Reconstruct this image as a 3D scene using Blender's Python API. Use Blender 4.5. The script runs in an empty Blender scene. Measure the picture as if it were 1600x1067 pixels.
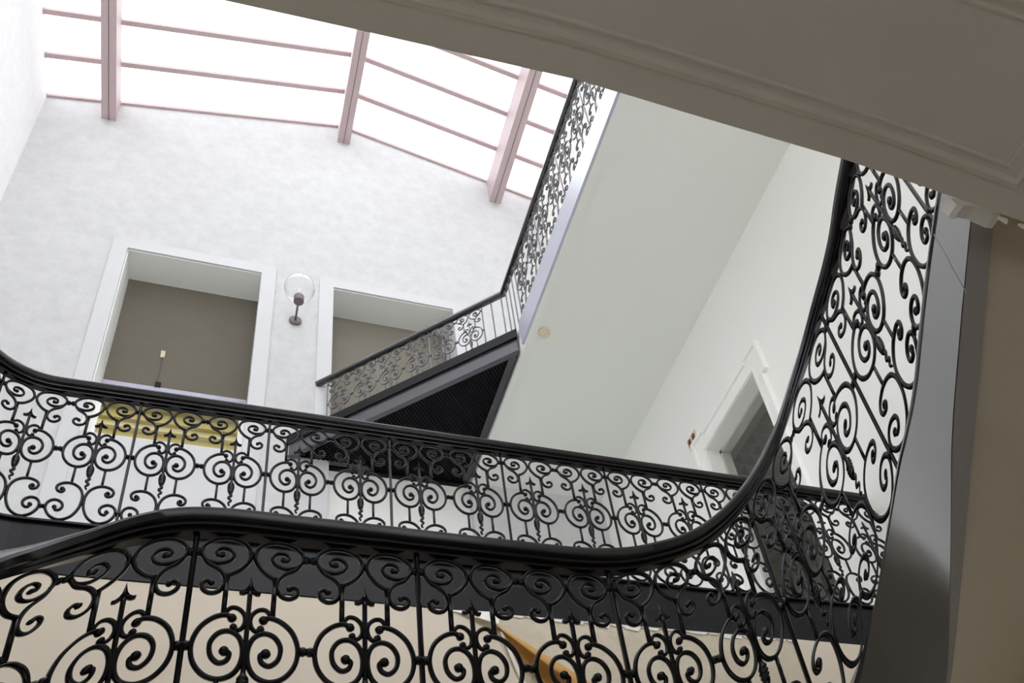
import bpy, bmesh, math, random
from mathutils import Vector, Matrix

random.seed(7)
SC = bpy.context.scene
COL = SC.collection

# ------------------------------------------------------------------ camera
cam_d = bpy.data.cameras.new('camera')
cam = bpy.data.objects.new('camera', cam_d)
COL.objects.link(cam)
RX = Vector((0.94496549, -0.30460724, -0.11939282))
RY = Vector((0.1154149, 0.65182901, -0.74953208))
RZ = Vector((0.3061366, 0.69450224, 0.65111214))
m = Matrix.Identity(4)
for i in range(3):
    m[i][0] = RX[i]; m[i][1] = -RY[i]; m[i][2] = -RZ[i]
cam.matrix_world = m
cam_d.sensor_width = 36.0
cam_d.sensor_fit = 'HORIZONTAL'
cam_d.lens = 1522.32 / 1600 * 36.0
cam_d.shift_x = -38.88 / 1600
cam_d.shift_y = 274.07 / 1600
cam_d.clip_start = 0.02
cam_d.clip_end = 500
SC.camera = cam

# ------------------------------------------------------------------ sky, exposure
world = bpy.data.worlds.new('overcast_sky')
SC.world = world
world.use_nodes = True
bg = world.node_tree.nodes['Background']
bg.inputs[0].default_value = (0.94, 0.955, 1.0, 1)
bg.inputs[1].default_value = 1.0
SC.view_settings.view_transform = 'Standard'
SC.view_settings.look = 'None'
SC.view_settings.gamma = 1.0
SC.view_settings.use_curve_mapping = False
SC.view_settings.exposure = 1.92
SC.cycles.max_bounces = 14
SC.cycles.diffuse_bounces = 9
SC.cycles.glossy_bounces = 4
SC.cycles.transparent_max_bounces = 16

# ------------------------------------------------------------------ materials
def srgb(r, g, b):
    f = lambda c: (c / 255 / 12.92) if c / 255 <= 0.04045 else ((c / 255 + 0.055) / 1.055) ** 2.4
    return (f(r), f(g), f(b), 1)

def mat(name, col, rough=0.6, spec=0.5, metal=0.0, noise=None, bump=None, coat=0.0, ior=1.45):
    """noise=(scale, amount, dark colour); bump=(scale, strength, distance)"""
    mt = bpy.data.materials.new(name)
    mt.use_nodes = True
    nt = mt.node_tree
    b = nt.nodes['Principled BSDF']
    b.inputs['Base Color'].default_value = col
    b.inputs['Roughness'].default_value = rough
    b.inputs['Specular IOR Level'].default_value = spec
    b.inputs['Metallic'].default_value = metal
    b.inputs['IOR'].default_value = ior
    b.inputs['Coat Weight'].default_value = coat
    b.inputs['Coat Roughness'].default_value = 0.15
    tc = nt.nodes.new('ShaderNodeTexCoord')
    if noise:
        n = nt.nodes.new('ShaderNodeTexNoise')
        n.inputs['Scale'].default_value = noise[0]
        n.inputs['Detail'].default_value = 6
        n.inputs['Roughness'].default_value = 0.65
        nt.links.new(tc.outputs['Object'], n.inputs['Vector'])
        r = nt.nodes.new('ShaderNodeValToRGB')
        r.color_ramp.elements[0].position = 0.5 - noise[1]
        r.color_ramp.elements[1].position = 0.5 + noise[1]
        r.color_ramp.elements[0].color = noise[2]
        r.color_ramp.elements[1].color = col
        nt.links.new(n.outputs['Fac'], r.inputs['Fac'])
        nt.links.new(r.outputs['Color'], b.inputs['Base Color'])
    if bump:
        n2 = nt.nodes.new('ShaderNodeTexNoise')
        n2.inputs['Scale'].default_value = bump[0]
        n2.inputs['Detail'].default_value = 4
        nt.links.new(tc.outputs['Object'], n2.inputs['Vector'])
        bp = nt.nodes.new('ShaderNodeBump')
        bp.inputs['Strength'].default_value = bump[1]
        bp.inputs['Distance'].default_value = bump[2]
        nt.links.new(n2.outputs['Fac'], bp.inputs['Height'])
        nt.links.new(bp.outputs['Normal'], b.inputs['Normal'])
    return mt

M = {}
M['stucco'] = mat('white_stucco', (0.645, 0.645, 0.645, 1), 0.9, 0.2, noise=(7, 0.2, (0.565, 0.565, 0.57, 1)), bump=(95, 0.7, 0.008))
M['stucco_lit'] = mat('skylit_stucco_copy', (0.90, 0.90, 0.90, 1), 0.9, 0.2, noise=(9, 0.2, (0.84, 0.83, 0.84, 1)), bump=(80, 0.8, 0.008))  # lighter copy of the stucco, stronger skylight put into the colour
M['white'] = mat('white_wall_paint', (0.90, 0.905, 0.875, 1), 0.75, 0.3, noise=(0.8, 0.3, (0.87, 0.875, 0.845, 1)))
M['ceil'] = mat('ceiling_paint', (0.80, 0.825, 0.79, 1), 0.75, 0.3, noise=(0.7, 0.3, (0.79, 0.79, 0.76, 1)))
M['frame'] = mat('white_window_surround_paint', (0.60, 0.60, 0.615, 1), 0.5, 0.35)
M['panel'] = mat('taupe_panel_paint', (0.225, 0.208, 0.172, 1), 0.9, 0.1)
M['trim'] = mat('white_gloss_trim', (0.90, 0.90, 0.875, 1), 0.45, 0.4)
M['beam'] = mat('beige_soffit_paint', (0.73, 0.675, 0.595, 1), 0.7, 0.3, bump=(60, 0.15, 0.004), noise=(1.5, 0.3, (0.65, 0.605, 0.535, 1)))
M['beige'] = mat('beige_wall_paint', (0.74, 0.68, 0.59, 1), 0.75, 0.25, noise=(2.2, 0.28, (0.68, 0.62, 0.53, 1)), bump=(30, 0.2, 0.006))
M['plaster'] = mat('stained_beige_plaster', (0.70, 0.64, 0.52, 1), 0.85, 0.2, noise=(4.5, 0.22, (0.55, 0.48, 0.37, 1)), bump=(45, 0.5, 0.01))
M['paper'] = mat('cream_lining_paper', (0.73, 0.65, 0.54, 1), 0.7, 0.25, noise=(1.4, 0.3, (0.70, 0.62, 0.51, 1)))
M['paper_back'] = mat('orange_paper_back', (0.62, 0.36, 0.11, 1), 0.6, 0.3, noise=(6, 0.3, (0.55, 0.30, 0.08, 1)))
M['iron'] = mat('black_gloss_iron_paint', (0.003, 0.0024, 0.004, 1), 0.2, 0.36, bump=(90, 0.08, 0.002))
M['iron_top'] = mat('skylit_black_iron_paint', (0.018, 0.016, 0.022, 1), 0.25, 0.5, ior=2.0)  # lighter, glossier copy of the black iron; skylight sheen put into its colour
M['rail_top'] = mat('brown_black_rail_lacquer', (0.014, 0.010, 0.013, 1), 0.2, 0.5, ior=1.8)
M['rail'] = mat('black_lacquered_wood', (0.0035, 0.0022, 0.0032, 1), 0.22, 0.28)
M['fascia'] = mat('black_painted_stringer', (0.003, 0.0035, 0.005, 1), 0.16, 0.5, bump=(5, 0.05, 0.006), ior=2.9)
M['fascia_dull'] = mat('black_painted_fascia_board', (0.0035, 0.004, 0.0055, 1), 0.3, 0.26, bump=(5, 0.10, 0.01))
M['grey_ret'] = mat('grey_brown_paint', (0.36, 0.335, 0.315, 1), 0.7, 0.3)
M['soffit'] = mat('brown_stair_soffit', (0.64, 0.56, 0.42, 1), 0.8, 0.25, bump=(70, 0.15, 0.004))
M['steel'] = mat('dark_steel_paint', (0.010, 0.010, 0.014, 1), 0.25, 0.5, ior=1.9)
M['deck'] = mat('black_corrugated_deck', (0.0012, 0.0013, 0.0030, 1), 0.5, 0.2)
M['web'] = mat('grey_steel_paint', (0.085, 0.080, 0.095, 1), 0.35, 0.5)
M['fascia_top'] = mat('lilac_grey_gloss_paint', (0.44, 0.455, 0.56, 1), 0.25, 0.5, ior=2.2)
M['pink'] = mat('pinkish_roof_paint', (0.53, 0.415, 0.42, 1), 0.55, 0.4)
M['blind'] = mat('taupe_blind_fabric', (0.160, 0.146, 0.118, 1), 0.9, 0.1, noise=(5, 0.3, (0.148, 0.135, 0.108, 1)))
M['lilac'] = mat('lilac_grey_metal', (0.42, 0.41, 0.52, 1), 0.4, 0.5)
M['yellow'] = mat('yellow_facade_paint', (0.36, 0.295, 0.09, 1), 0.8, 0.2)
M['cream'] = mat('cream_facade_paint', (0.55, 0.48, 0.24, 1), 0.8, 0.2)
M['olive'] = mat('olive_facade_paint', (0.27, 0.225, 0.075, 1), 0.8, 0.2)
M['bronze'] = mat('brown_bronze', (0.16, 0.125, 0.135, 1), 0.4, 0.5, metal=0.2)
M['ivory'] = mat('ivory_plastic', (0.68, 0.60, 0.45, 1), 0.45, 0.5)
M['red'] = mat('dark_red_plastic', (0.13, 0.02, 0.012, 1), 0.4, 0.5)
M['tile'] = mat('grey_pressed_tile', (0.42, 0.43, 0.41, 1), 0.55, 0.4)
M['grey_ceil'] = mat('grey_lobby_and_shade_paint', (0.52, 0.52, 0.48, 1), 0.7, 0.3)
M['floor'] = mat('grey_stone_floor', (0.45, 0.43, 0.40, 1), 0.6, 0.4, noise=(3, 0.3, (0.38, 0.36, 0.33, 1)))
M['ground'] = mat('paving', (0.35, 0.34, 0.33, 1), 0.9, 0.2, noise=(1, 0.3, (0.28, 0.28, 0.27, 1)))
M['gypsum'] = mat('bare_white_gypsum', (0.86, 0.84, 0.78, 1), 0.85, 0.2)

def glass_mat(name, tint, gloss):
    mt = bpy.data.materials.new(name); mt.use_nodes = True
    nt = mt.node_tree; nt.nodes.clear()
    o = nt.nodes.new('ShaderNodeOutputMaterial')
    mx = nt.nodes.new('ShaderNodeMixShader')
    t = nt.nodes.new('ShaderNodeBsdfTransparent'); t.inputs[0].default_value = tint
    g = nt.nodes.new('ShaderNodeBsdfGlossy'); g.inputs['Roughness'].default_value = 0.02
    fr = nt.nodes.new('ShaderNodeLayerWeight'); fr.inputs['Blend'].default_value = 0.5
    pw = nt.nodes.new('ShaderNodeMath'); pw.operation = 'POWER'; pw.inputs[1].default_value = gloss
    nt.links.new(fr.outputs['Facing'], pw.inputs[0])
    nt.links.new(pw.outputs[0], mx.inputs[0])
    nt.links.new(t.outputs[0], mx.inputs[1]); nt.links.new(g.outputs[0], mx.inputs[2])
    nt.links.new(mx.outputs[0], o.inputs[0])
    return mt
M['pane'] = glass_mat('roof_glass', (0.97, 0.98, 0.98, 1), 4.0)
M['globe'] = glass_mat('clear_globe_glass', (0.985, 0.985, 0.985, 1), 2.3)

# ------------------------------------------------------------------ helpers
class MB:
    """collects vertices and faces, builds one mesh object"""
    def __init__(s): s.v = []; s.f = []
    def add(s, vs, fs):
        n = len(s.v); s.v += [tuple(v) for v in vs]; s.f += [tuple(i + n for i in f) for f in fs]
    def box(s, a, b):
        x0, y0, z0 = a; x1, y1, z1 = b
        s.add([(x0, y0, z0), (x1, y0, z0), (x1, y1, z0), (x0, y1, z0), (x0, y0, z1), (x1, y0, z1), (x1, y1, z1), (x0, y1, z1)],
              [(0, 3, 2, 1), (4, 5, 6, 7), (0, 1, 5, 4), (1, 2, 6, 5), (2, 3, 7, 6), (3, 0, 4, 7)])
    def prism(s, poly, d, n):
        """poly: list of 3D points, extruded by vector d*n"""
        k = len(poly); e = Vector(n) * d
        vs = [Vector(p) for p in poly] + [Vector(p) + e for p in poly]
        fs = [tuple(range(k))[::-1], tuple(range(k, 2 * k))] + [(i, (i + 1) % k, (i + 1) % k + k, i + k) for i in range(k)]
        s.add(vs, fs)
    def rings(s, rings, closed_ring=True, caps=True):
        k = len(rings[0]); n0 = len(s.v)
        for r in rings: s.v += [tuple(p) for p in r]
        for i in range(len(rings) - 1):
            for j in range(k if closed_ring else k - 1):
                a = n0 + i * k + j; b = n0 + i * k + (j + 1) % k
                s.f.append((a, b, b + k, a + k))
        if caps and closed_ring:
            s.f.append(tuple(n0 + j for j in range(k))[::-1])
            s.f.append(tuple(n0 + (len(rings) - 1) * k + j for j in range(k)))
    def sphere(s, c, r, fn=None, seg=8, rg=6):
        rings = []
        for i in range(rg + 1):
            t = math.pi * i / rg
            rings.append([(c[0] + max(r * math.sin(t), 1e-5) * math.cos(2 * math.pi * j / seg), c[1] + max(r * math.sin(t), 1e-5) * math.sin(2 * math.pi * j / seg), c[2] - r * math.cos(t)) for j in range(seg)])
        if fn: rings = [[fn(*p) for p in r_] for r_ in rings]
        s.rings(rings, True, True)
    def lathe(s, prof, c=(0, 0, 0), seg=20, ax='z'):
        rings = []
        for (r, h) in prof:
            rg = []
            for j in range(seg):
                a = 2 * math.pi * j / seg; x, y = max(r, 1e-5) * math.cos(a), max(r, 1e-5) * math.sin(a)
                if ax == 'z': rg.append((c[0] + x, c[1] + y, c[2] + h))
                elif ax == 'y': rg.append((c[0] + x, c[1] + h, c[2] + y))
                else: rg.append((c[0] + h, c[1] + x, c[2] + y))
            rings.append(rg)
        s.rings(rings)
    def build(s, name, material, parent=None, smooth=False):
        me = bpy.data.meshes.new(name)
        me.from_pydata(s.v, [], s.f)
        bm = bmesh.new(); bm.from_mesh(me)
        bmesh.ops.recalc_face_normals(bm, faces=bm.faces)
        bm.to_mesh(me); bm.free()
        me.materials.append(M[material])
        if smooth:
            for p in me.polygons: p.use_smooth = True
            if smooth != True: me.set_sharp_from_angle(angle=math.radians(smooth))
        o = bpy.data.objects.new(name, me)
        COL.objects.link(o)
        if parent: o.parent = parent; 
        return o

def tag(o, label, cat=None, kind=None, group=None):
    o['label'] = label
    if cat: o['category'] = cat
    if kind: o['kind'] = kind
    if group: o['group'] = group
    return o

def empty(name):
    o = bpy.data.objects.new(name, None); o.empty_display_size = 0.1
    COL.objects.link(o); return o

def boxobj(name, a, b, material, parent=None):
    mb = MB(); mb.box(a, b); return mb.build(name, material, parent)

# ------------------------------------------------------------------ key dimensions (metres, camera at origin)
XL, XR, YW, YF = -2.84, 4.07, 7.35, -3.2
ZB, ZBF = 2.835, 3.124          # first-floor soffit / floor
ZC, ZCF = 7.27, 7.59            # top gallery soffit / floor
XC = 2.52                       # right edge of the well
YB = 3.755                      # far edge of the well at first floor
YN = 1.146                      # near edge of the well
FL = -1.35
def roof_z(x): return 14.5 - 0.268 * (1.05 - x) if x < 1.05 else 14.5 - 0.29 * (x - 1.05)

# ------------------------------------------------------------------ back wall with gable and two openings
O1 = (-1.40, 0.123, 7.285, 10.37)
O2 = (0.993, 2.519, ZBF, 10.345)
mb = MB()
xs = [XL - 0.3, XL, O1[0], O1[1], O2[0], 1.05, O2[1], XR, XR + 0.3]
YT = 7.80
for i in range(len(xs) - 1):
    a, b = xs[i], xs[i + 1]
    holes = []
    if a >= O1[0] - 1e-6 and b <= O1[1] + 1e-6: holes.append((O1[2], O1[3]))
    if a >= O2[0] - 1e-6 and b <= O2[1] + 1e-6: holes.append((O2[2], O2[3]))
    z = FL - 0.2
    for h in holes:
        mb.box((a, YW, z), (b, YT, h[0])); z = h[1]
    za, zb = roof_z(max(a, XL)) , roof_z(min(b, XR))
    mb.prism([(a, YW, z), (b, YW, z), (b, YW, zb), (a, YW, za)], YT - YW, (0, 1, 0))
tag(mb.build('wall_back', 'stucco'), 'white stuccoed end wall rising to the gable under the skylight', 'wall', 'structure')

tag(boxobj('wall_left', (XL - 0.35, YF, FL - 0.2), (XL, YW, 13.5), 'stucco_lit'), 'rough-plastered wall at the far left below the skylight, its brightness put into the colour', 'wall', 'structure')

# right wall with the door opening
DY0, DY1, DZ = 4.31, 5.235, 5.98
mb = MB()
WX = XR + 0.21
mb.box((XR, YF, FL - 0.2), (WX, DY0, 13.7))
mb.box((XR, DY1, FL - 0.2), (WX, YW, 13.7))
mb.box((XR, DY0, FL - 0.2), (WX, DY1, ZBF))
mb.box((XR, DY0, DZ), (WX, DY1, 13.7))
tag(mb.build('wall_right', 'white'), 'smooth off-white side wall under the gallery with a doorway', 'wall', 'structure')

# unseen wall behind the camera; tall openings added on each storey for fill daylight
mb = MB()
fill_wins = [(-2.5, -0.65), (-0.3, 1.55), (1.9, 3.75)]
rows = [(-0.2, 1.75), (3.4, 7.2), (8.0, 12.4)]
cx = [XL]
for w in fill_wins: cx += list(w)
cx.append(XR)
for i in range(len(cx) - 1):
    if i % 2 == 0: mb.box((cx[i], YF - 0.35, FL - 0.2), (cx[i + 1], YF, 13.6))
    else:
        z = FL - 0.2
        for r in (rows if i in (1, 3) else rows[1:]): mb.box((cx[i], YF - 0.35, z), (cx[i + 1], YF, r[0])); z = r[1]
        mb.box((cx[i], YF - 0.35, z), (cx[i + 1], YF, 13.6))
tag(mb.build('wall_front', 'white'), 'off-white wall behind the viewer, with added openings that let in fill daylight', 'wall', 'structure')

tag(boxobj('floor', (XL - 0.3, YF, FL - 0.2), (XR + 3, YW + 0.4, FL), 'floor'), 'grey stone ground floor of the stair hall', 'floor', 'structure')
tag(boxobj('ground', (-60, -60, FL - 0.6), (60, 60, FL - 0.25), 'ground'), 'paved ground outside the building', 'ground', 'structure')
# solid roof over the near end
mb = MB()
mb.prism([(XL - 0.3, YF - 0.3, 13.5), (1.05, YF - 0.3, 14.5), (XR + 0.3, YF - 0.3, 13.6), (XR + 0.3, YF - 0.3, 13.9), (1.05, YF - 0.3, 14.8), (XL - 0.3, YF - 0.3, 13.8)], 0.9 - YF + 0.3, (0, 1, 0))
tag(mb.build('ceiling', 'white'), 'solid white roof slab over the near end of the hall', 'ceiling', 'structure')

# ------------------------------------------------------------------ floor slabs
tag(boxobj('floor_first', (XL, YB + 0.03, ZB), (XR, YW, ZBF), 'white'), 'beige-edged first floor landing slab behind the middle railing', 'floor', 'structure')
# wall that stands under the far landing
tag(boxobj('wall_landing', (XL, YB + 0.012, FL), (XR, YB + 0.2, ZB), 'plaster'), 'stained bare plaster wall below the black fascia board', 'wall', 'structure')
# half landing below the frame
tag(boxobj('floor_half_landing', (-0.5, 2.33, 0.80), (XR, YB + 0.012, 1.075), 'beige'), 'half landing slab at the foot of the near railing', 'floor', 'structure')
# top gallery
tag(boxobj('ceiling_gallery', (XC + 0.012, YF, ZC), (XR, YW, ZCF), 'ceil'), 'pale grey underside of the top gallery along the right wall', 'ceiling', 'structure')

# near landing overhead with a gently bowed edge and a moulded panel
edge = [(-2.84, 1.20), (-1.4, 1.19), (-0.17, 1.166), (0.204, 1.149), (0.843, 1.124), (1.27, 1.135), (1.794, 1.146), (2.18, 1.169), (2.57, 1.194), (4.07, 1.21)]
mb = MB()
mb.prism([(x, y, ZB) for x, y in edge] + [(4.07, YF, ZB), (-2.84, YF, ZB)], ZBF - ZB, (0, 0, 1))
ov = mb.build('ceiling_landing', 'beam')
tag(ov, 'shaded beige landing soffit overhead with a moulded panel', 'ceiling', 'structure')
def edge_y(x, off):
    for (x0, y0), (x1, y1) in zip(edge, edge[1:]):
        if x0 <= x <= x1: return y0 + (y1 - y0) * (x - x0) / (x1 - x0) - off
    return edge[-1][1] - off
def moulding(name, o0, o1, dep, x0, x1, ynear):
    """closed rectangular strip, section (offset from edge o0..o1), hanging dep below the soffit"""
    pts = [(x0 + (x1 - x0) * i / 14) for i in range(15)]
    outer = [(x, edge_y(x, o0)) for x in pts] + [(x1, ynear), (x0, ynear)]
    w = o1 - o0
    inner = [(min(max(x, x0 + w), x1 - w), edge_y(min(max(x, x0 + w), x1 - w), o1)) for x in pts] + [(x1 - w, ynear + w), (x0 + w, ynear + w)]
    mid = [((a[0] + b[0]) / 2, (a[1] + b[1]) / 2) for a, b in zip(outer, inner)]
    n = len(outer); mb = MB()
    rings = []
    for i in range(n + 1):
        k = i % n
        o_, i_, m_ = outer[k], inner[k], mid[k]
        rings.append([(o_[0], o_[1], ZB + 0.002), (o_[0], o_[1], ZB - dep * 0.4), (m_[0], m_[1], ZB - dep), (i_[0], i_[1], ZB - dep * 0.4), (i_[0], i_[1], ZB + 0.002)])
    mb.rings(rings, True, False)
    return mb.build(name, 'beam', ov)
moulding('outer_moulding', 0.095, 0.130, 0.010, -2.3, 2.46, 0.55)
moulding('inner_moulding', 0.148, 0.166, 0.006, -2.25, 2.38, 0.60)
# second, nearer panel
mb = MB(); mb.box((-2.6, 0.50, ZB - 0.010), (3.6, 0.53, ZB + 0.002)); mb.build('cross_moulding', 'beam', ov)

# ------------------------------------------------------------------ rail paths
class Path:
    """plan polyline with lower (zf) and upper (zr) edge heights; s = plan arc length from origin s0"""
    def __init__(self, pts, s0, zf, zr):
        self.p = [Vector((x, y)) for x, y in pts]
        self.s = [s0]
        for a, b in zip(self.p, self.p[1:]): self.s.append(self.s[-1] + (b - a).length)
        self.zf, self.zr = zf, zr
    def at(self, s, off=0.0):
        S = self.s; i = 0
        lo, hi = 0, len(S) - 2
        while lo < hi:
            mid = (lo + hi + 1) // 2
            if S[mid] <= s: lo = mid
            else: hi = mid - 1
        i = lo
        a, b = self.p[i], self.p[i + 1]
        d = (b - a).normalized(); t = s - S[i]
        c = a + d * t
        # smooth the normal
        def tan(k):
            k = max(0, min(len(self.p) - 2, k)); return (self.p[k + 1] - self.p[k]).normalized()
        L = S[i + 1] - S[i]; w = t / L if L > 0 else 0
        if L < 0.2:
            d = (tan(i - 1) * (1 - w) + tan(i) + tan(i + 1) * w).normalized()
        n = Vector((d.y, -d.x))
        c = c + n * off
        return c.x, c.y
    def pos(self, s, h, off):
        x, y = self.at(s, off)
        f = self.zf(s); r = self.zr(s)
        return (x, y, f + (r - f) * h / 0.85)

def table(kn):
    """smooth interpolation through (s, z) knots (Catmull-Rom on non uniform knots)"""
    def f(s):
        if s <= kn[0][0]:
            (a, za), (b, zb) = kn[0], kn[1]; return za + (zb - za) * (s - a) / (b - a)
        if s >= kn[-1][0]:
            (a, za), (b, zb) = kn[-2], kn[-1]; return zb + (zb - za) * (s - b) / (b - a)
        for i in range(len(kn) - 1):
            if kn[i][0] <= s <= kn[i + 1][0]: break
        a, za = kn[i]; b, zb = kn[i + 1]; h = b - a; t = (s - a) / h
        ma = (zb - kn[i - 1][1]) / (b - kn[i - 1][0]) if i > 0 else (zb - za) / h
        mb_ = (kn[i + 2][1] - za) / (kn[i + 2][0] - a) if i + 2 < len(kn) else (zb - za) / h
        t2, t3 = t * t, t * t * t
        return (2 * t3 - 3 * t2 + 1) * za + (t3 - 2 * t2 + t) * h * ma + (-2 * t3 + 3 * t2) * zb + (t3 - t2) * h * mb_
    return f

def arc(cx, cy, r, a0, a1, n):
    return [(cx + r * math.cos(math.radians(a0 + (a1 - a0) * i / n)), cy + r * math.sin(math.radians(a0 + (a1 - a0) * i / n))) for i in range(n + 1)]

# near railing A: rises on the left, runs level, winds round and climbs on the right
ptsA = [(-0.51, 0.6), (-0.51, 1.3)] + arc(-0.16, 1.95, 0.35, 180, 90, 14) + [(-0.06, 2.3), (0.6, 2.3), (1.3, 2.3), (1.9, 2.3)] + arc(2.03, 1.80, 0.5, 90, 0, 18) + [(2.53, 1.5), (2.53, 1.1), (2.53, 0.9)]
tmp = Path(ptsA, 0, None, None)
iA = 2 + 15
s0A = -tmp.s[iA]
zfA = table([(-1.6, -0.35), (-1.0, 0.24), (-0.75, 0.48), (-0.486, 0.745), (-0.32, 0.91), (-0.162, 1.03), (0.0, 1.08), (0.3, 1.085), (1.0, 1.085), (1.4, 1.09), (1.7, 1.15), (1.95, 1.33), (2.13, 1.577), (2.292, 1.861), (2.496, 2.243), (2.634, 2.474), (3.012, 2.925), (3.33, 3.25), (3.9, 3.80)])
zrA = table([(-1.6, 0.47), (-1.0, 1.06), (-0.75, 1.31), (-0.486, 1.565), (-0.32, 1.73), (-0.162, 1.865), (0.0, 1.92), (0.3, 1.928), (1.0, 1.928), (1.25, 1.935), (1.444, 1.978), (1.696, 2.105), (1.952, 2.36), (2.188, 2.70), (2.386, 3.052), (2.612, 3.415), (2.884, 3.725), (3.078, 3.90), (3.5, 4.27), (3.9, 4.62)])
PA = Path(ptsA, s0A, zfA, zrA)
# middle railing B along the far landing
ptsB = [(-1.25, 1.3), (-1.25, 3.0)] + arc(-0.85, 3.355, 0.4, 180, 90, 14) + [(-0.458, YB), (0.5, YB), (1.5, YB), (2.5, YB), (3.3, YB), (4.0, YB)]
tmp = Path(ptsB, 0, None, None)
PB = Path(ptsB, -0.458 - tmp.s[2 + 15], lambda s: ZBF, lambda s: ZBF + 0.85)
# top railing C, gallery side and slanting side over the steel landing
CX, CY = 2.53, 5.70
PC = Path([(CX, -1.0), (CX, CY)], -1.0, lambda s: ZCF, lambda s: ZCF + 0.85)
dg = Vector((0.84 - CX, 7.364 - CY)).normalized()
LD = (Vector((0.84, 7.33)) - Vector((CX, CY))).length
PD = Path([(CX, CY), (0.84, 7.335)], 0.0, lambda s: ZCF, lambda s: ZCF + 0.85)

# ------------------------------------------------------------------ iron scroll work
def catmull(pts, sub):
    out = []
    n = len(pts)
    for i in range(n - 1):
        p0 = pts[max(i - 1, 0)]; p1 = pts[i]; p2 = pts[i + 1]; p3 = pts[min(i + 2, n - 1)]
        for k in range(sub):
            t = k / sub
            out.append(tuple(0.5 * ((2 * p1[j]) + (-p0[j] + p2[j]) * t + (2 * p0[j] - 5 * p1[j] + 4 * p2[j] - p3[j]) * t * t + (-p0[j] + 3 * p1[j] - 3 * p2[j] + p3[j]) * t ** 3) for j in range(2)))
    out.append(pts[-1]); return out

SEC = [(1, 0.45), (0.45, 1), (-0.45, 1), (-1, 0.45), (-1, -0.45), (-0.45, -1), (0.45, -1), (1, -0.45)]
SEC6 = [(1, 0), (0.5, 0.9), (-0.5, 0.9), (-1, 0), (-0.5, -0.9), (0.5, -0.9)]
def wire(mb, P, sc, sg, pts, sub, a=0.0064, b=0.0085, sec=SEC, ws=1.0, w0=1.0, w1=1.0):
    """a bar bent along pts (dx, h) in the railing surface; sg mirrors it, w0..w1 taper the width"""
    q = catmull(pts, sub) if sub > 1 else pts
    rings = []
    for i, p in enumerate(q):
        u = q[max(i - 1, 0)]; v = q[min(i + 1, len(q) - 1)]
        tx, th = v[0] - u[0], v[1] - u[1]; L = math.hypot(tx, th) or 1
        nx, nh = -th / L, tx / L
        w = w0 + (w1 - w0) * i / (len(q) - 1)
        rings.append([P.pos(sc + sg * ws * (p[0] + a * w * e[0] * nx), p[1] + a * w * e[0] * nh, b * e[1]) for e in sec])
    mb.rings(rings)

SPIRAL = [(.067, .703), (.036, .724), (.012, .758), (.007, .792), (.024, .826), (.060, .842), (.105, .838), (.136, .812), (.142, .783), (.126, .757), (.092, .747), (.064, .758), (.054, .779), (.066, .799), (.086, .803), (.101, .792), (.099, .777), (.086, .776)]
TAIL = [(.139, .775), (.122, .746), (.092, .726), (.075, .700), (.073, .670), (.086, .646), (.108, .639), (.127, .651), (.131, .670), (.119, .682), (.107, .675)]
CURL = [(.060, .574), (.047, .591), (.028, .590), (.012, .573), (.007, .549), (.013, .526), (.025, .517), (.036, .525)]
MAIN = [(.042, .556), (.060, .566), (.093, .553), (.124, .518), (.139, .465), (.131, .411), (.103, .371), (.066, .357), (.031, .371), (.011, .405), (.007, .452), (.019, .493), (.045, .512), (.074, .503), (.092, .470), (.088, .431), (.067, .408), (.046, .416), (.040, .438), (.053, .448)]
LOWER = [(.097, .212), (.089, .200), (.099, .187), (.117, .194), (.123, .217), (.109, .238), (.080, .248), (.050, .242), (.024, .220), (.009, .187), (.005, .150), (.010, .100), (.030, .052), (.060, .024), (.092, .018), (.126, .038), (.147, .076), (.146, .108), (.130, .130), (.106, .134), (.085, .119), (.079, .096), (.088, .077), (.104, .073), (.112, .090)]
ARROW = [(0, .705), (.0032, .684), (.0068, .668), (.0135, .656), (.0225, .650), (.0300, .650), (.0280, .642), (.0180, .6405), (.0090, .645), (.0055, .650), (.0050, .632)]
COLLAR = [(.005, .400), (.006, .385), (.010, .372), (.0165, .362), (.0165, .356), (.013, .353), (.018, .349), (.018, .342), (.0135, .339), (.0175, .335), (.017, .328), (.013, .325), (.0155, .321), (.014, .312), (.010, .302), (.004, .294)]

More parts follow.
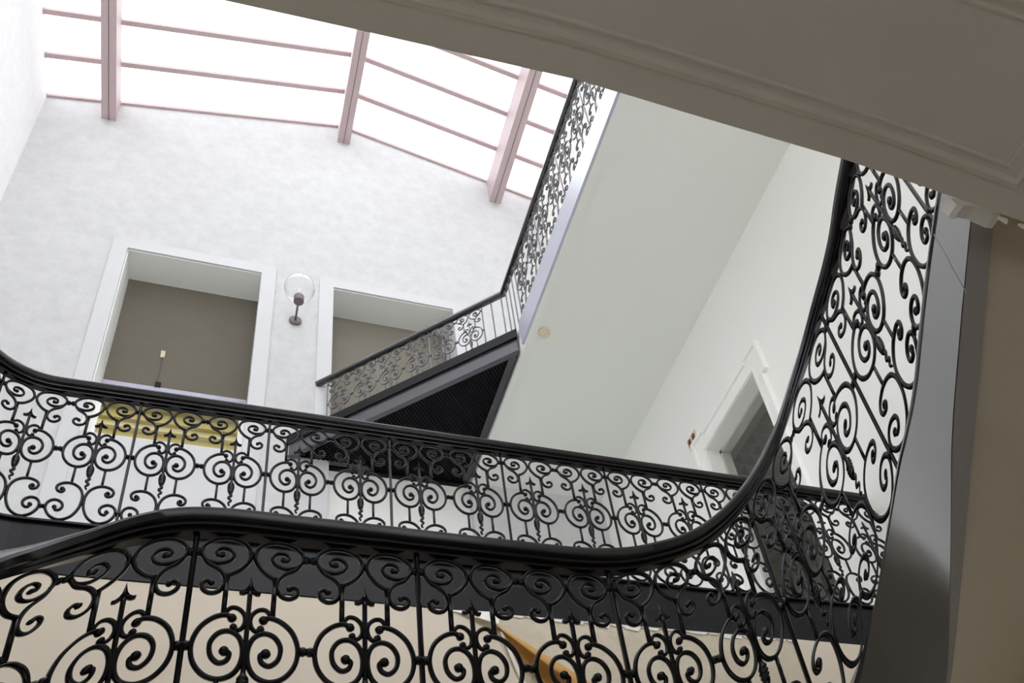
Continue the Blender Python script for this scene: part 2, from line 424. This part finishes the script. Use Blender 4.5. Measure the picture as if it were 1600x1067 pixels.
def motif(P, sc, parent, sub=4, sec=SEC, ws=1.0, seg=8, k=1.0, im='iron'):
    """one unit: a spear with mirrored pairs of scrolls; parts of the railing"""
    tk = k
    mb = MB()
    wire(mb, P, sc, 1, [(0, .66), (0, .6), (0, .5), (0, .42), (0, .36)], 2, 0.0058 * tk, 0.0070 * tk, sec, ws)
    # arrow head, flat forged leaf
    half = ARROW; out = [(x, h) for x, h in half] + [(-x, h) for x, h in half[::-1][:-1]]
    front = [P.pos(sc + ws * x, h, 0.006 if 0 < i < len(out) else 0.002) for i, (x, h) in enumerate(out)]
    back = [P.pos(sc + ws * x, h, -0.006) for x, h in out]
    n = len(out)
    mb.add(front + back, [tuple(range(n)), tuple(range(2 * n - 1, n - 1, -1))] + [(i, i + n, (i + 1) % n + n, (i + 1) % n) for i in range(n)])
    rings = [[P.pos(sc + ws * r * math.cos(2 * math.pi * j / seg), h, r * math.sin(2 * math.pi * j / seg)) for j in range(seg)] for r, h in COLLAR]
    mb.rings(rings)
    wire(mb, P, sc, 1, [(0, .300), (.006, .286), (-.007, .270), (.008, .253), (-.005, .237), (.002, .221)], max(2, sub - 1), 0.0075, 0.0075, sec, ws, 1.0, 0.5)
    sp = mb.build('spear_baluster', im, parent, True)
    for sg in (-1, 1):
        mb = MB()
        wire(mb, P, sc, sg, SPIRAL, sub, 0.0058 * tk, 0.0072 * tk, sec, ws, 1.0, 0.75)
        wire(mb, P, sc, sg, TAIL, sub, 0.0053 * tk, 0.0066 * tk, sec, ws)
        wire(mb, P, sc, sg, [(.066, .708), (.066, .572)], 1, 0.0060 * tk, 0.0070 * tk, sec, ws)
        mb.sphere((.086, .778, 0), 0.0085 * tk, lambda x, h, o: P.pos(sc + sg * ws * x, h, o), seg, 4)
        mb.sphere((.107, .674, 0), 0.0085 * tk, lambda x, h, o: P.pos(sc + sg * ws * x, h, o), seg, 4)
        mb.sphere((.152, .785, 0), 0.0115 * tk, lambda x, h, o: P.pos(sc + sg * ws * x, h, o), seg, 4)
        mb.build('upper_scroll', im, sp, True)
        mb = MB()
        wire(mb, P, sc, sg, MAIN, sub, 0.0058 * tk, 0.0072 * tk, sec, ws)
        wire(mb, P, sc, sg, CURL, sub, 0.0050 * tk, 0.0065 * tk, sec, ws)
        wire(mb, P, sc, sg, [(.066, .36), (.066, .244)], 1, 0.0053 * tk, 0.0065 * tk, sec, ws)
        for c, r in (((.042, .556), .0115), ((.036, .526), .0095), ((.054, .446), .0125), ((.152, .462), .0125)):
            mb.sphere((c[0], c[1], 0), r * tk, lambda x, h, o: P.pos(sc + sg * ws * x, h, o), seg, 4)
        mb.build('main_scroll', im, sp, True)
        mb = MB()
        wire(mb, P, sc, sg, LOWER, sub, 0.0058 * tk, 0.0072 * tk, sec, ws)
        for c, r in (((.099, .207), .0105), ((.111, .090), .0105), ((.154, .088), .0115)):
            mb.sphere((c[0], c[1], 0), r * tk, lambda x, h, o: P.pos(sc + sg * ws * x, h, o), seg, 4)
        mb.build('lower_scroll', im, sp, True)
    return sp

def bar(P, s, parent, a=0.0068, h1=0.86, im='iron'):
    mb = MB()
    wire(mb, P, s, 1, [(0, 0.0), (0, h1)], 1, a, a)
    return mb.build('baluster_bar', im, parent)

RAILHALF = [(.018, 0), (.018, .015), (.030, .019), (.030, .031), (.037, .035), (.041, .041), (.041, .068), (.036, .080), (.022, .089), (.008, .092)]
RAILSEC = [(-o, t) for o, t in RAILHALF] + RAILHALF[::-1]
def sweep(P, sA, sB, step, sec, zfun, name, material, parent, smooth=True):
    n = max(1, int(round((sB - sA) / step))); rings = []
    for i in range(n + 1):
        s = sA + (sB - sA) * i / n
        z = zfun(s); rg = []
        for o, t in sec:
            x, y = P.at(s, o); rg.append((x, y, z + t))
        rings.append(rg)
    mb = MB(); mb.rings(rings); return mb.build(name, material, parent, 24 if smooth else False)

def poly_sweep(pts, z, sec, name, material, parent, smooth=False):
    """level sweep along a plan polyline with mitred corners"""
    p = [Vector(q) for q in pts]; rings = []
    for i in range(len(p)):
        d0 = (p[i] - p[i - 1]).normalized() if i else (p[1] - p[0]).normalized()
        d1 = (p[i + 1] - p[i]).normalized() if i < len(p) - 1 else d0
        n0 = Vector((d0.y, -d0.x)); n1 = Vector((d1.y, -d1.x)); nn = (n0 + n1); nn = nn / (nn.dot(n0))
        rings.append([(p[i].x + nn.x * o, p[i].y + nn.y * o, z + t) for o, t in sec])
    mb = MB(); mb.rings(rings); return mb.build(name, material, parent, smooth)

BAY = 0.648
# --- railing A
rA = tag(empty('stair_railing'), 'large black scrolled iron railing in the foreground, curving up the stair at right', 'railing')
sweep(PA, -1.35, 3.75, 0.03, RAILSEC, zrA, 'handrail', 'rail', rA)
for k in range(-1, 6):
    for q in (0.25, 0.75): motif(PA, (k + q) * BAY, rA, 5, SEC, 1.0, 10, 1.2)
for k in range(-1, 6): bar(PA, k * BAY, rA, 0.008)
# --- railing B
rB = tag(empty('landing_railing'), 'level black scrolled iron railing across the middle of the picture', 'railing')
sweep(PB, PB.s[0] + 0.3, PB.s[-1] + 0.0, 0.05, RAILSEC, lambda s: ZBF + 0.85, 'handrail', 'rail', rB)
sB0 = 0.1905
for k in range(-3, 6):
    for q in (0.25, 0.75):
        s = sB0 + (k + q) * BAY
        if s < 3.95: motif(PB, s, rB, 4, SEC, 1.0, 8, 1.12)
    if sB0 + k * BAY < 4.0: bar(PB, sB0 + k * BAY, rB)
# --- railing C
rC = tag(empty('gallery_railing'), 'smaller black scrolled railing of the top gallery, turning to slant across a window', 'railing')
RS2 = [(o * 0.85, t * 0.75) for o, t in RAILSEC]
poly_sweep([(CX, -1.0), (CX, CY), (0.84, 7.335)], ZCF + 0.85, RS2, 'handrail', 'rail_top', rC)
sC0 = 5.33
for k in range(5):
    for q in (0.25, 0.75): motif(PC, sC0 - (k + q) * BAY, rC, 2, SEC6, 1.0, 6, 1.05, 'iron_top')
    bar(PC, sC0 - k * BAY, rC, 0.0068, 0.86, 'iron_top')
for s in (5.43, 5.53, 5.63): bar(PC, s, rC, 0.0068, 0.86, 'iron_top')
endD = LD - 0.14
for k in range(3):
    for q in (0.25, 0.75): motif(PD, endD - (k + q) * BAY, rC, 3, SEC6, 1.0, 6, 1.05, 'iron_top')
    bar(PD, endD - k * BAY, rC, 0.0068, 0.86, 'iron_top')
bar(PD, endD - 3 * BAY, rC, 0.0068, 0.86, 'iron_top')
for s in (0.03, 0.15): bar(PD, s, rC, 0.0068, 0.86, 'iron_top')

# ------------------------------------------------------------------ fascias and stair
# B fascia board with rounded left corner, slight nosing
FB = [(0.0, ZB - ZBF), (0.0, -0.012), (0.018, -0.012), (0.018, 0.0), (-0.03, 0.0), (-0.03, ZB - ZBF)]
t1 = sweep(PB, PB.s[0] + 0.3, PB.s[-1] + 0.07, 0.05, FB, lambda s: ZBF, 'trim_1', 'fascia_dull', None, False)
tag(t1, 'wide black fascia board under the middle railing', 'fascia', 'structure')
FC = [(0.022, ZC - ZCF), (0.022, 0.0), (-0.03, 0.0), (-0.03, ZC - ZCF)]
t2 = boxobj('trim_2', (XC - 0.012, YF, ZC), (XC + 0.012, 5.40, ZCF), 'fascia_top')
tag(t2, 'glossy lilac-grey fascia along the edge of the top gallery', 'fascia', 'structure')
t3 = MB(); t3.box((XC + 0.012, 1.3, ZC - 0.012), (XC + 0.09, YW, ZC + 0.002)); t3.box((XC + 0.015, 5.35, ZC - 0.03), (XC + 0.05, YW, ZC))
tag(t3.build('trim_3', 'ceil'), 'thin pale bead along the gallery ceiling edge', 'trim', 'structure')

# stair A: stringer, return strip, soffit
zbA = table([(-1.6, -0.7), (-0.75, 0.14), (-0.4, 0.48), (0.0, 0.76), (0.4, 0.79), (1.3, 0.79), (1.7, 0.84), (2.0, 0.98), (2.2, 1.16), (2.42, 1.522), (2.598, 1.915), (2.724, 2.177), (2.832, 2.365), (3.064, 2.65), (3.21, 2.82), (3.378, 3.01), (3.9, 3.55)])
st = tag(empty('staircase'), 'winding stair flight with black stringer climbing at the right edge', 'staircase')
def strip(name, material, fn, sA=-1.2, sB=3.44, step=0.03, smooth=True, solid=True):
    n = int((sB - sA) / step); rings = []
    for i in range(n + 1):
        s = sA + (sB - sA) * i / n
        rings.append(fn(s))
    mb = MB(); mb.rings(rings, True, True); return mb.build(name, material, st, smooth)
def str_ring(s):
    r = []
    for o, z in ((0.02, zbA(s)), (0.02, zfA(s) - 0.012), (0.028, zfA(s) - 0.01), (0.028, zfA(s)), (-0.03, zfA(s)), (-0.03, zbA(s) + 0.025)):
        x, y = PA.at(s, o); r.append((x, y, z))
    return r
strip('stringer', 'fascia', str_ring, smooth=30)
def ret_ring(s):
    r = []
    for o, z in ((0.014, zbA(s) - 0.002), (0.014, zbA(s) + 0.05), (-0.085, zbA(s) + 0.05), (-0.085, zbA(s) - 0.002)):
        x, y = PA.at(s, o); r.append((x, y, z))
    return r
strip('stringer_edge', 'grey_ret', ret_ring, smooth=False)
# hairline crack in the paint of the stringer
ck = [(1.455, 3.135), (1.459, 3.063), (1.464, 2.982), (1.470, 2.93), (1.473, 2.88), (1.480, 2.776)]
mb = MB(); mb.rings([[(2.5085, y - 0.0015, z), (2.5085, y + 0.0015, z), (2.5105, y + 0.0015, z), (2.5105, y - 0.0015, z)] for y, z in ck])
mb.build('paint_crack', 'grey_ret', st)
# soffit: helicoidal underside out to the side wall
def sof_ring(s):
    r = []
    x0, y0 = PA.at(s, -0.08); x1, y1 = PA.at(s, -1.47)
    x1 = min(x1, XR); y1 = min(y1, YB)
    z = zbA(s)
    return [(x0, y0, z + 0.012), (x1, y1, z + 0.012), (x1, y1, z + 0.12), (x0, y0, z + 0.12)]
strip('soffit', 'soffit', sof_ring, 1.9, 3.44, 0.03)
# steps above the soffit
for i in range(18):
    s = 1.75 + i * 0.085
    a = [PA.at(s, -0.03), PA.at(s, -1.45), PA.at(s + 0.085, -1.45), PA.at(s + 0.085, -0.03)]
    zt = zfA(s) - 0.02
    mb = MB(); mb.prism([(min(x, XR - 0.005), min(y, YB), zt - 0.03) for x, y in a], 0.03, (0, 0, 1))
    mb.build('step', 'floor', st)

# ------------------------------------------------------------------ steel landing at the top gallery
sl = tag(empty('steel_landing'), 'black corrugated steel landing with a slanting edge beam below the top railing', 'landing')
e0 = Vector((2.515, 5.461)); e1 = Vector((0.55, 7.349))
ed = (e1 - e0).normalized(); en = Vector((-ed.y, ed.x))   # en points away from the well centre?
if en.dot(Vector((1, 1))) < 0: en = -en
def slant(name, o0, o1, z0, z1, material, a=0.0, b=None):
    b = (e1 - e0).length if b is None else b
    p = []
    for t, o in ((a, o0), (b, o0), (b, o1), (a, o1)):
        q = e0 + ed * t + en * o; p.append((min(q.x, XC - 0.014), min(q.y, YW + 0.09 if q.x > O2[0] + 0.01 else YW - 0.024), z0))
    mb = MB(); mb.prism(p, z1 - z0, (0, 0, 1)); return mb.build(name, material, sl)
slant('edge_plate', 0.0, 0.03, 7.47, ZCF, 'deck')
slant('beam_web', 0.045, 0.065, 7.28, 7.47, 'web')
slant('beam_flange', 0.0, 0.11, ZC, ZC + 0.014, 'web')
# corrugated deck sheet: ribs perpendicular to the slanting beam, inside the triangle to the gallery and the wall recess
mb = MB()
pitch = 0.034
tri_max = (e1 - e0).length
corner = Vector((XC + 0.01, YW + 0.09))
t = 0.02
rings = []
def reach(tt):
    """distance from the beam to the gallery edge (x) or the recess back (y)"""
    q = e0 + ed * tt
    d = []
    if en.x > 1e-6: d.append((XC + 0.008 - q.x) / en.x)
    if en.y > 1e-6: d.append((YW + 0.088 - q.y) / en.y)
    return max(0.08, min(d))
while t < tri_max - 0.01:
    for dt, dz in ((0, 0), (0.013, 0), (0.017, 0.014), (0.030, 0.014), (pitch, 0)):
        tt = min(t + dt, tri_max)
        q = e0 + ed * tt + en * 0.02; r = e0 + ed * tt + en * reach(tt)
        zz = 7.30 + dz
        lim = YW + 0.088 if q.x > O2[0] + 0.01 and r.x > O2[0] + 0.01 else YW - 0.024
        rings.append([(q.x, min(q.y, lim), zz), (min(r.x, XC - 0.014), min(r.y, lim), zz)])
    t += pitch
mb.rings(rings, False, False)
mb.build('corrugated_sheet', 'deck', sl)
# deck plate on top
mb = MB()
q0 = e0 + en * 0.03; q1 = e1 + en * 0.03
mb.prism([(q0.x - 0.03, q0.y, 7.45), (q1.x, YW - 0.024, 7.45), (O2[0] + 0.005, YW - 0.024, 7.45), (O2[0] + 0.005, YW + 0.088, 7.45), (XC - 0.014, YW + 0.088, 7.45), (XC - 0.014, q0.y, 7.45)], 0.13, (0, 0, 1))
mb.build('deck_plate', 'steel', sl)
# flange along gallery edge and the wall
mb = MB(); mb.box((XC - 0.08, 5.56, 7.275), (XC - 0.014, YW - 0.024, 7.287)); mb.build('side_angle', 'steel', sl)
boxobj('wall_angle', (O2[0] + 0.006, YW + 0.03, 7.272), (XC - 0.014, YW + 0.088, 7.298), 'deck', sl)

# ------------------------------------------------------------------ windows / openings in the back wall
def surround(name, o, parent, zbot):
    x0, x1, z0, z1 = o
    w, p = 0.17, 0.022
    mb = MB()
    mb.prism([(x0 - w, YW, zbot), (x0, YW, zbot), (x0, YW, z1), (x1, YW, z1), (x1, YW, zbot), (x1 + w, YW, zbot), (x1 + w, YW, z1 + w), (x0 - w, YW, z1 + w)], -p, (0, 1, 0))
    return mb.build(name, 'frame', parent)
w1 = tag(empty('window_1'), 'window with a lowered taupe blind left of the globe lamp', 'window', 'structure')
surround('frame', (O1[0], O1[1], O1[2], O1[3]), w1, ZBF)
boxobj('apron_panel', (O1[0], YW - 0.012, ZBF), (O1[1], YW + 0.01, O1[2] - 0.0), 'frame', w1)
boxobj('reveal', (O1[0] - 0.004, YW + 0.02, O1[2]), (O1[0] + 0.012, YW + 0.42, O1[3]), 'trim', w1)
boxobj('lintel_lining', (O1[0], YW + 0.005, O1[3] - 0.012), (O1[1], YW + 0.42, O1[3] + 0.01), 'ceil', w1)
bl = boxobj('blind', (O1[0] + 0.02, YW + 0.415, 8.50), (O1[1] - 0.005, YW + 0.42, O1[3] - 0.012), 'blind', w1)
mb = MB(); mb.box((O1[0] + 0.02, YW + 0.395, 8.435), (O1[1] - 0.005, YW + 0.425, 8.505)); mb.build('bottom_bar', 'lilac', bl)
mb = MB(); mb.box((-0.855, YW + 0.385, 8.50), (-0.795, YW + 0.41, 8.58)); mb.build('pull_tab', 'deck', bl)
mb = MB(); mb.box((-0.86, YW + 0.40, 9.02), (-0.815, YW + 0.412, 9.13)); mb.build('cord_grip', 'soffit', bl)
mb = MB(); mb.box((-0.838, YW + 0.406, 8.58), (-0.833, YW + 0.411, 9.02)); mb.build('cord', 'blind', bl)
# sash below the blind
mb = MB(); mb.box((O1[0], YW + 0.44, O1[2]), (O1[1], YW + 0.445, O1[3])); mb.build('pane', 'pane', w1)
mb = MB()
mb.box((O1[0], YW + 0.43, O1[2]), (O1[0] + 0.06, YW + 0.46, O1[3])); mb.box((O1[1] - 0.06, YW + 0.43, O1[2]), (O1[1], YW + 0.46, O1[3]))
mb.build('sash', 'trim', w1)

w2 = tag(empty('window_2'), 'tall recessed opening right of the globe lamp, crossed by the slanting railing', 'window', 'structure')
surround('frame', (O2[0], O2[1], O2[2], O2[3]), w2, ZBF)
boxobj('lintel_lining', (O2[0], YW + 0.005, O2[3] - 0.012), (O2[1], YW + 0.42, O2[3] + 0.01), 'ceil', w2)
boxobj('back_panel', (O2[0] - 0.05, YW + 0.42, ZCF), (O2[1] + 0.05, YW + 0.45, O2[3]), 'panel', w2)
boxobj('lower_panel', (O2[0], YW + 0.09, ZBF), (O2[1], YW + 0.14, 7.46), 'white', w2)

# building seen through the lower part of the window
nb = tag(empty('neighbouring_building'), 'yellow painted facade with cornice mouldings seen below the blind', 'building')
boxobj('facade', (-5.5, 11.3, FL), (5.5, 14, 11.75), 'olive', nb)
for (z0, z1, p, mm) in ((11.02, 11.24, 0.10, 'yellow'), (11.24, 11.34, 0.18, 'cream'), (11.34, 11.52, 0.26, 'yellow'), (11.52, 11.58, 0.36, 'olive'), (11.58, 12.1, 0.42, 'cream')):
    boxobj('cornice', (-5.5, 11.3 - p, z0), (5.5, 11.4, z1), mm, nb)
boxobj('roof', (-5.5, 10.9, 12.1), (5.5, 14, 12.25), 'olive', nb)

# ------------------------------------------------------------------ door in the side wall
d1 = tag(empty('door_1'), 'white eared door surround with a grey lobby beyond, on the right wall', 'door', 'structure')
X = XR
def arch(name, x0, x1, inner, outer_jamb, ear, ztop, zear, ear_len, material):
    y0, y1 = DY0, DY1; zi = DZ
    pts = [(y0 + inner, ZBF), (y0 + inner, zi - inner), (y1 - inner, zi - inner), (y1 - inner, ZBF), (y1 + outer_jamb, ZBF), (y1 + outer_jamb, zear), (y1 + ear, zear), (y1 + ear, ztop), (y1 + ear - ear_len, ztop), (y1 + ear - ear_len, ztop - 0.035), (y0 - ear + ear_len, ztop - 0.035), (y0 - ear + ear_len, ztop), (y0 - ear, ztop), (y0 - ear, zear), (y0 - outer_jamb, zear), (y0 - outer_jamb, ZBF)]
    # split in boxes to keep faces convex
    mb = MB()
    mb.box((x0, y0 - outer_jamb, ZBF), (x1, y0 + inner, zear)); mb.box((x0, y1 - inner, ZBF), (x1, y1 + outer_jamb, zear))
    mb.box((x0, y0 - ear, zear), (x1, y0 + inner, ztop)); mb.box((x0, y1 - inner, zear), (x1, y1 + ear, ztop))
    mb.box((x0, y0 + inner, zi - inner), (x1, y1 - inner, ztop - 0.035))
    mb.box((x0, y0 + inner, ztop - 0.035), (x1, y0 - ear + ear_len, ztop)); mb.box((x0, y1 + ear - ear_len, ztop - 0.035), (x1, y1 - inner, ztop))
    return mb.build(name, material, d1)
arch('architrave', X - 0.022, X, 0.0, 0.115, 0.17, DZ + 0.215, DZ - 0.135, 0.22, 'trim')
# raised outer and inner beads
mb = MB()
for y0, y1 in ((DY0 - 0.119, DY0 - 0.085), (DY1 + 0.085, DY1 + 0.119)): mb.box((X - 0.045, y0, ZBF), (X, y1, DZ - 0.139))
for y0, y1 in ((DY0 - 0.174, DY0 - 0.14), (DY1 + 0.14, DY1 + 0.174)): mb.box((X - 0.045, y0, DZ - 0.139), (X, y1, DZ + 0.219))
for y0, y1 in ((DY0 - 0.14, DY0 - 0.085), (DY1 + 0.085, DY1 + 0.14)): mb.box((X - 0.045, y0, DZ - 0.139), (X, y1, DZ - 0.105))
mb.box((X - 0.045, DY0 - 0.14, DZ + 0.185), (X, DY0 + 0.05, DZ + 0.219)); mb.box((X - 0.045, DY1 - 0.05, DZ + 0.185), (X, DY1 + 0.14, DZ + 0.219))
mb.box((X - 0.045, DY0 + 0.05, DZ + 0.15), (X, DY1 - 0.05, DZ + 0.184))
mb.build('outer_bead', 'trim', d1)
mb = MB()
mb.box((X - 0.034, DY0 - 0.03, ZBF), (X, DY0 - 0.008, DZ + 0.008)); mb.box((X - 0.034, DY1 + 0.008, ZBF), (X, DY1 + 0.03, DZ + 0.008)); mb.box((X - 0.034, DY0 - 0.03, DZ + 0.008), (X, DY1 + 0.03, DZ + 0.03))
mb.build('inner_bead', 'trim', d1)
mb = MB()
mb.box((X + 0.12, DY0, ZBF), (X + 0.21, DY0 + 0.03, DZ)); mb.box((X + 0.12, DY1 - 0.03, ZBF), (X + 0.21, DY1, DZ)); mb.box((X + 0.12, DY0, DZ - 0.03), (X + 0.21, DY1, DZ))
mb.build('door_stop', 'grey_ceil', d1)  # grey instead of white stands in for shade inside the reveal
# lobby behind
lx0, lx1, ly0, ly1, lz = WX, 6.6, 3.3, 7.9, 6.9
mb = MB()
mb.box((lx0, ly0 - 0.1, FL), (lx1, ly0, lz)); mb.box((lx0, ly1, FL), (lx1, ly1 + 0.1, lz)); mb.box((lx1, ly0, FL), (lx1 + 0.1, ly1, 3.9)); mb.box((lx1, ly0, 5.7), (lx1 + 0.1, ly1, lz)); mb.box((lx1, ly0, 3.9), (lx1 + 0.1, 4.9, 5.7)); mb.box((lx1, 5.9, 3.9), (lx1 + 0.1, ly1, 5.7))  # opening in the outer wall added to bring daylight into the lobby
tag(mb.build('wall_lobby', 'grey_ceil'), 'grey walls of the lobby beyond the side door, with an added daylight opening', 'wall', 'structure')
tag(boxobj('floor_lobby', (lx0, ly0, ZBF - 0.15), (lx1, ly1, ZBF), 'floor'), 'floor of the lobby beyond the side door', 'floor', 'structure')
lc = boxobj('ceiling_lobby', (lx0, ly0, lz), (lx1, ly1, lz + 0.1), 'grey_ceil')
tag(lc, 'grey lobby ceiling with pressed pyramid tiles seen through the side door', 'ceiling', 'structure')
for i, xx in enumerate((4.70, 4.78, 4.86)):
    mb = MB(); mb.box((xx, ly0, lz - 0.02 - 0.01 * i), (xx + 0.03, ly1, lz)); mb.build('ceiling_moulding', 'grey_ceil', lc)
mbt = MB(); T = 0.15
mbt.add([(0, 0, 0), (T - 0.012, 0, 0), (T - 0.012, T - 0.012, 0), (0, T - 0.012, 0), (T / 2, T / 2, -0.035)], [(0, 1, 4), (1, 2, 4), (2, 3, 4), (3, 0, 4), (0, 3, 2, 1)])
t0 = mbt.build('ceiling_tile', 'tile', lc)
first = True
for i in range(9):
    for j in range(15):
        x, y = 5.05 + i * T, 5.42 + j * T
        if first: o = t0; first = False
        else:
            o = t0.copy(); COL.objects.link(o); o.parent = lc
        o.location = (x, y, lz)

# ------------------------------------------------------------------ skylight
sk = tag(empty('skylight'), 'ridged glass roof with pinkish beams over the stairwell', 'skylight', 'structure')
def zroof(x): return roof_z(x)
YS0, YS1 = 0.9, YW
for x, zb in ((-2.04, 13.18), (1.08, 14.0), (3.37, 13.26)):
    zt = zroof(x) - 0.02
    mb = MB()
    mb.box((x - 0.092, YS0, zb), (x + 0.092, YS1 + 0.02, zb + 0.03))
    mb.box((x - 0.085, YS0, zb + 0.03), (x + 0.085, YS1 + 0.02, zt))
    b_ = mb.build('roof_beam', 'pink', sk)
    mb = MB(); mb.box((x - 0.004, YS0, zb - 0.004), (x + 0.004, YS1, zb + 0.001)); mb.build('seam', 'bronze', b_)
ys = [YW - 0.01 - 0.558 * i for i in range(12)]
segs = [(XL, -2.04), (-2.04, 1.05), (1.05, 3.37), (3.37, XR)]
for (xa, xb) in segs:
    za, zb = zroof(xa), zroof(xb)
    for y in ys:
        mb = MB()
        w = 0.022 if y > YW - 0.05 else 0.032
        mb.prism([(xa, y - w, za - 0.05), (xb, y - w, zb - 0.05), (xb, y - w, zb + 0.01), (xa, y - w, za + 0.01)], 2 * w, (0, 1, 0))
        mb.build('glazing_bar', 'pink', sk)
    for y, y2 in zip(ys, ys[1:]):
        mb = MB()
        mb.prism([(xa, y, za + 0.012), (xb, y, zb + 0.012), (xb, y2, zb + 0.012), (xa, y2, za + 0.012)], 0.008, (0, 0, 1))
        mb.build('pane', 'pane', sk)

# ------------------------------------------------------------------ wall lamp
lp = tag(empty('wall_lamp'), 'bronze wall lamp with a clear glass globe between the two openings', 'lamp')
mb = MB(); mb.lathe([(0.0, 0.0), (0.072, 0.0), (0.072, -0.03), (0.066, -0.036), (0.0, -0.036)], (0.557, YW, 9.55), 24, 'y'); mb.build('wall_plate', 'bronze', lp)
mb = MB(); mb.lathe([(0.012, 0.0), (0.012, -0.30)], (0.557, YW - 0.03, 9.55), 12, 'y'); mb.build('arm', 'bronze', lp, True)
mb = MB(); mb.lathe([(0.0, 0), (0.058, 0), (0.058, 0.09), (0.0, 0.09)], (0.557, 7.02, 9.50), 24); cup = mb.build('cup', 'bronze', lp)
mb = MB(); mb.lathe([(0.027, 0), (0.027, 0.06), (0.02, 0.07), (0, 0.07)], (0.557, 7.02, 9.59), 16); mb.build('bulb_socket', 'lilac', lp)
mb = MB(); mb.lathe([(0.007, 0), (0.012, 0.04), (0.007, 0.09), (0.0, 0.10)], (0.557, 7.02, 9.66), 12); mb.build('bulb', 'gypsum', lp, True)
mb = MB(); mb.sphere((0.557, 7.02, 9.755), 0.178, None, 32, 20); mb.build('globe', 'globe', lp, True)

# smoke detector
sd = tag(empty('smoke_detector'), 'round ivory smoke detector on the gallery ceiling', 'smoke detector')
mb = MB(); mb.lathe([(0.0, 0.0), (0.058, 0.0), (0.058, -0.022), (0.052, -0.03), (0, -0.03)], (2.67, 5.22, ZC), 28); mb.build('base', 'ivory', sd)
mb = MB(); mb.lathe([(0.043, -0.028), (0.043, -0.044), (0.034, -0.056), (0.0, -0.06)], (2.67, 5.22, ZC), 28); mb.build('sensor_cap', 'ivory', sd)

# switch plate by the door
sw = tag(empty('switch_plate'), 'small cream wall plate with two dark red buttons beside the door', 'switch plate')
boxobj('plate', (XR - 0.012, 5.315, 6.20), (XR, 5.475, 6.33), 'ivory', sw)
for y0 in (5.335, 5.415): boxobj('button', (XR - 0.02, y0, 6.225), (XR - 0.01, y0 + 0.04, 6.305), 'red', sw)

# ------------------------------------------------------------------ peeling lining sheet on the wall under the fascia
ps = tag(empty('lining_sheet'), 'cream lining sheet on the landing wall, its torn edge curling to show an orange back', 'lining sheet')
yp = YB + 0.006
mb = MB()
mb.prism([(XL + 0.01, yp, 1.2), (1.60, yp, 1.2), (1.45, yp, 2.40), (1.33, yp, 2.72), (1.12, yp, ZB - 0.004), (XL + 0.01, yp, ZB - 0.004)], 0.005, (0, 1, 0))
mb.build('sheet', 'paper', ps)
def roll(name, p0, p1, r0, r1, a0, a1, material, n=10):
    """part of a rolled sheet around the line p0-p1 lying in the wall plane"""
    d = (Vector(p1) - Vector(p0)); L = d.length; d.normalize()
    up = Vector((-d.z, 0, d.x)); out = Vector((0, -1, 0)); mb = MB(); rings = []
    for i in range(7):
        t = i / 6; c = Vector(p0) + d * L * t; r = r0 + (r1 - r0) * t
        c = c + out * r
        ring = [c + (up * math.cos(math.radians(a0 + (a1 - a0) * j / n)) + out * math.sin(math.radians(a0 + (a1 - a0) * j / n))) * r for j in range(n + 1)]
        ring += [c + (q - c) * 0.93 for q in ring[::-1]]
        rings.append(ring)
    mb.rings(rings); return mb.build(name, material, ps, True)
roll('curled_edge', (1.345, yp, 2.75), (1.80, yp, 2.20), 0.008, 0.11, -160, 110, 'paper_back')
mb = MB(); mb.prism([(1.10, yp - 0.004, ZB - 0.006), (1.36, yp - 0.03, ZB - 0.012), (1.345, yp - 0.05, 2.735), (1.20, yp - 0.02, 2.80)], 0.003, (0, 1, 0)); mb.build('torn_flap', 'gypsum', ps)
mb = MB(); mb.prism([(1.36, yp - 0.012, 2.72), (1.375, yp - 0.012, 2.715), (1.50, yp - 0.012, 2.30), (1.475, yp - 0.012, 2.30)], 0.006, (0, 1, 0)); mb.build('torn_edge', 'gypsum', ps)
# ragged plaster line along the fascia
mb = MB()
x = 1.42
while x < 3.05:
    w = random.uniform(0.05, 0.16); d = random.uniform(0.012, 0.035)
    mb.prism([(x, YB + 0.004, ZB), (x + w, YB + 0.004, ZB), (x + w * 0.8, YB + 0.004, ZB - d), (x + w * 0.2, YB + 0.004, ZB - d * 0.7)], 0.01, (0, 1, 0)); x += w * 0.95
tag(mb.build('plaster_residue', 'gypsum'), 'ragged white plaster residue along the underside of the black fascia', 'plaster', 'stuff')
tag(boxobj('trim_4', (3.075, YB - 0.004, 1.3), (3.095, YB + 0.012, ZB), 'soffit'), 'thin brown upright joint on the landing wall', 'trim', 'structure')
tag(boxobj('trim_5', (3.095, YB - 0.002, 1.3), (XR, YB + 0.012, ZB), 'paper'), 'clean cream wall panel right of the brown joint', 'panel', 'structure')

# plaster fragments at the edge of the landing overhead
fr = tag(empty('plaster_bracket'), 'broken white plaster bracket behind the landing edge at upper right', 'bracket')
mb = MB()
c = Vector((2.29, 1.205, ZB + 0.035))
prof = [(0, 0.035), (0.012, -0.01), (0.03, -0.022), (0.06, 0.004), (0.10, 0.010), (0.14, -0.002), (0.175, -0.016), (0.21, -0.006), (0.21, 0.035)]
mb.prism([(c.x + a, c.y + a * 0.02, c.z + b) for a, b in prof], 0.05, (0, 1, 0))
mb.build('moulded_block', 'gypsum', fr)
for (x_, y_, z_, sz) in ((2.49, 1.20, ZB - 0.004, 0.02), (2.60, 1.205, ZB - 0.005, 0.035)):
    mb = MB(); mb.prism([(x_ - sz, y_, z_ + 0.01), (x_ + sz, y_, z_ + 0.008), (x_ + sz * 0.3, y_, z_ - sz)], 0.01, (0, 1, 0)); mb.build('plaster_flake', 'gypsum', fr)
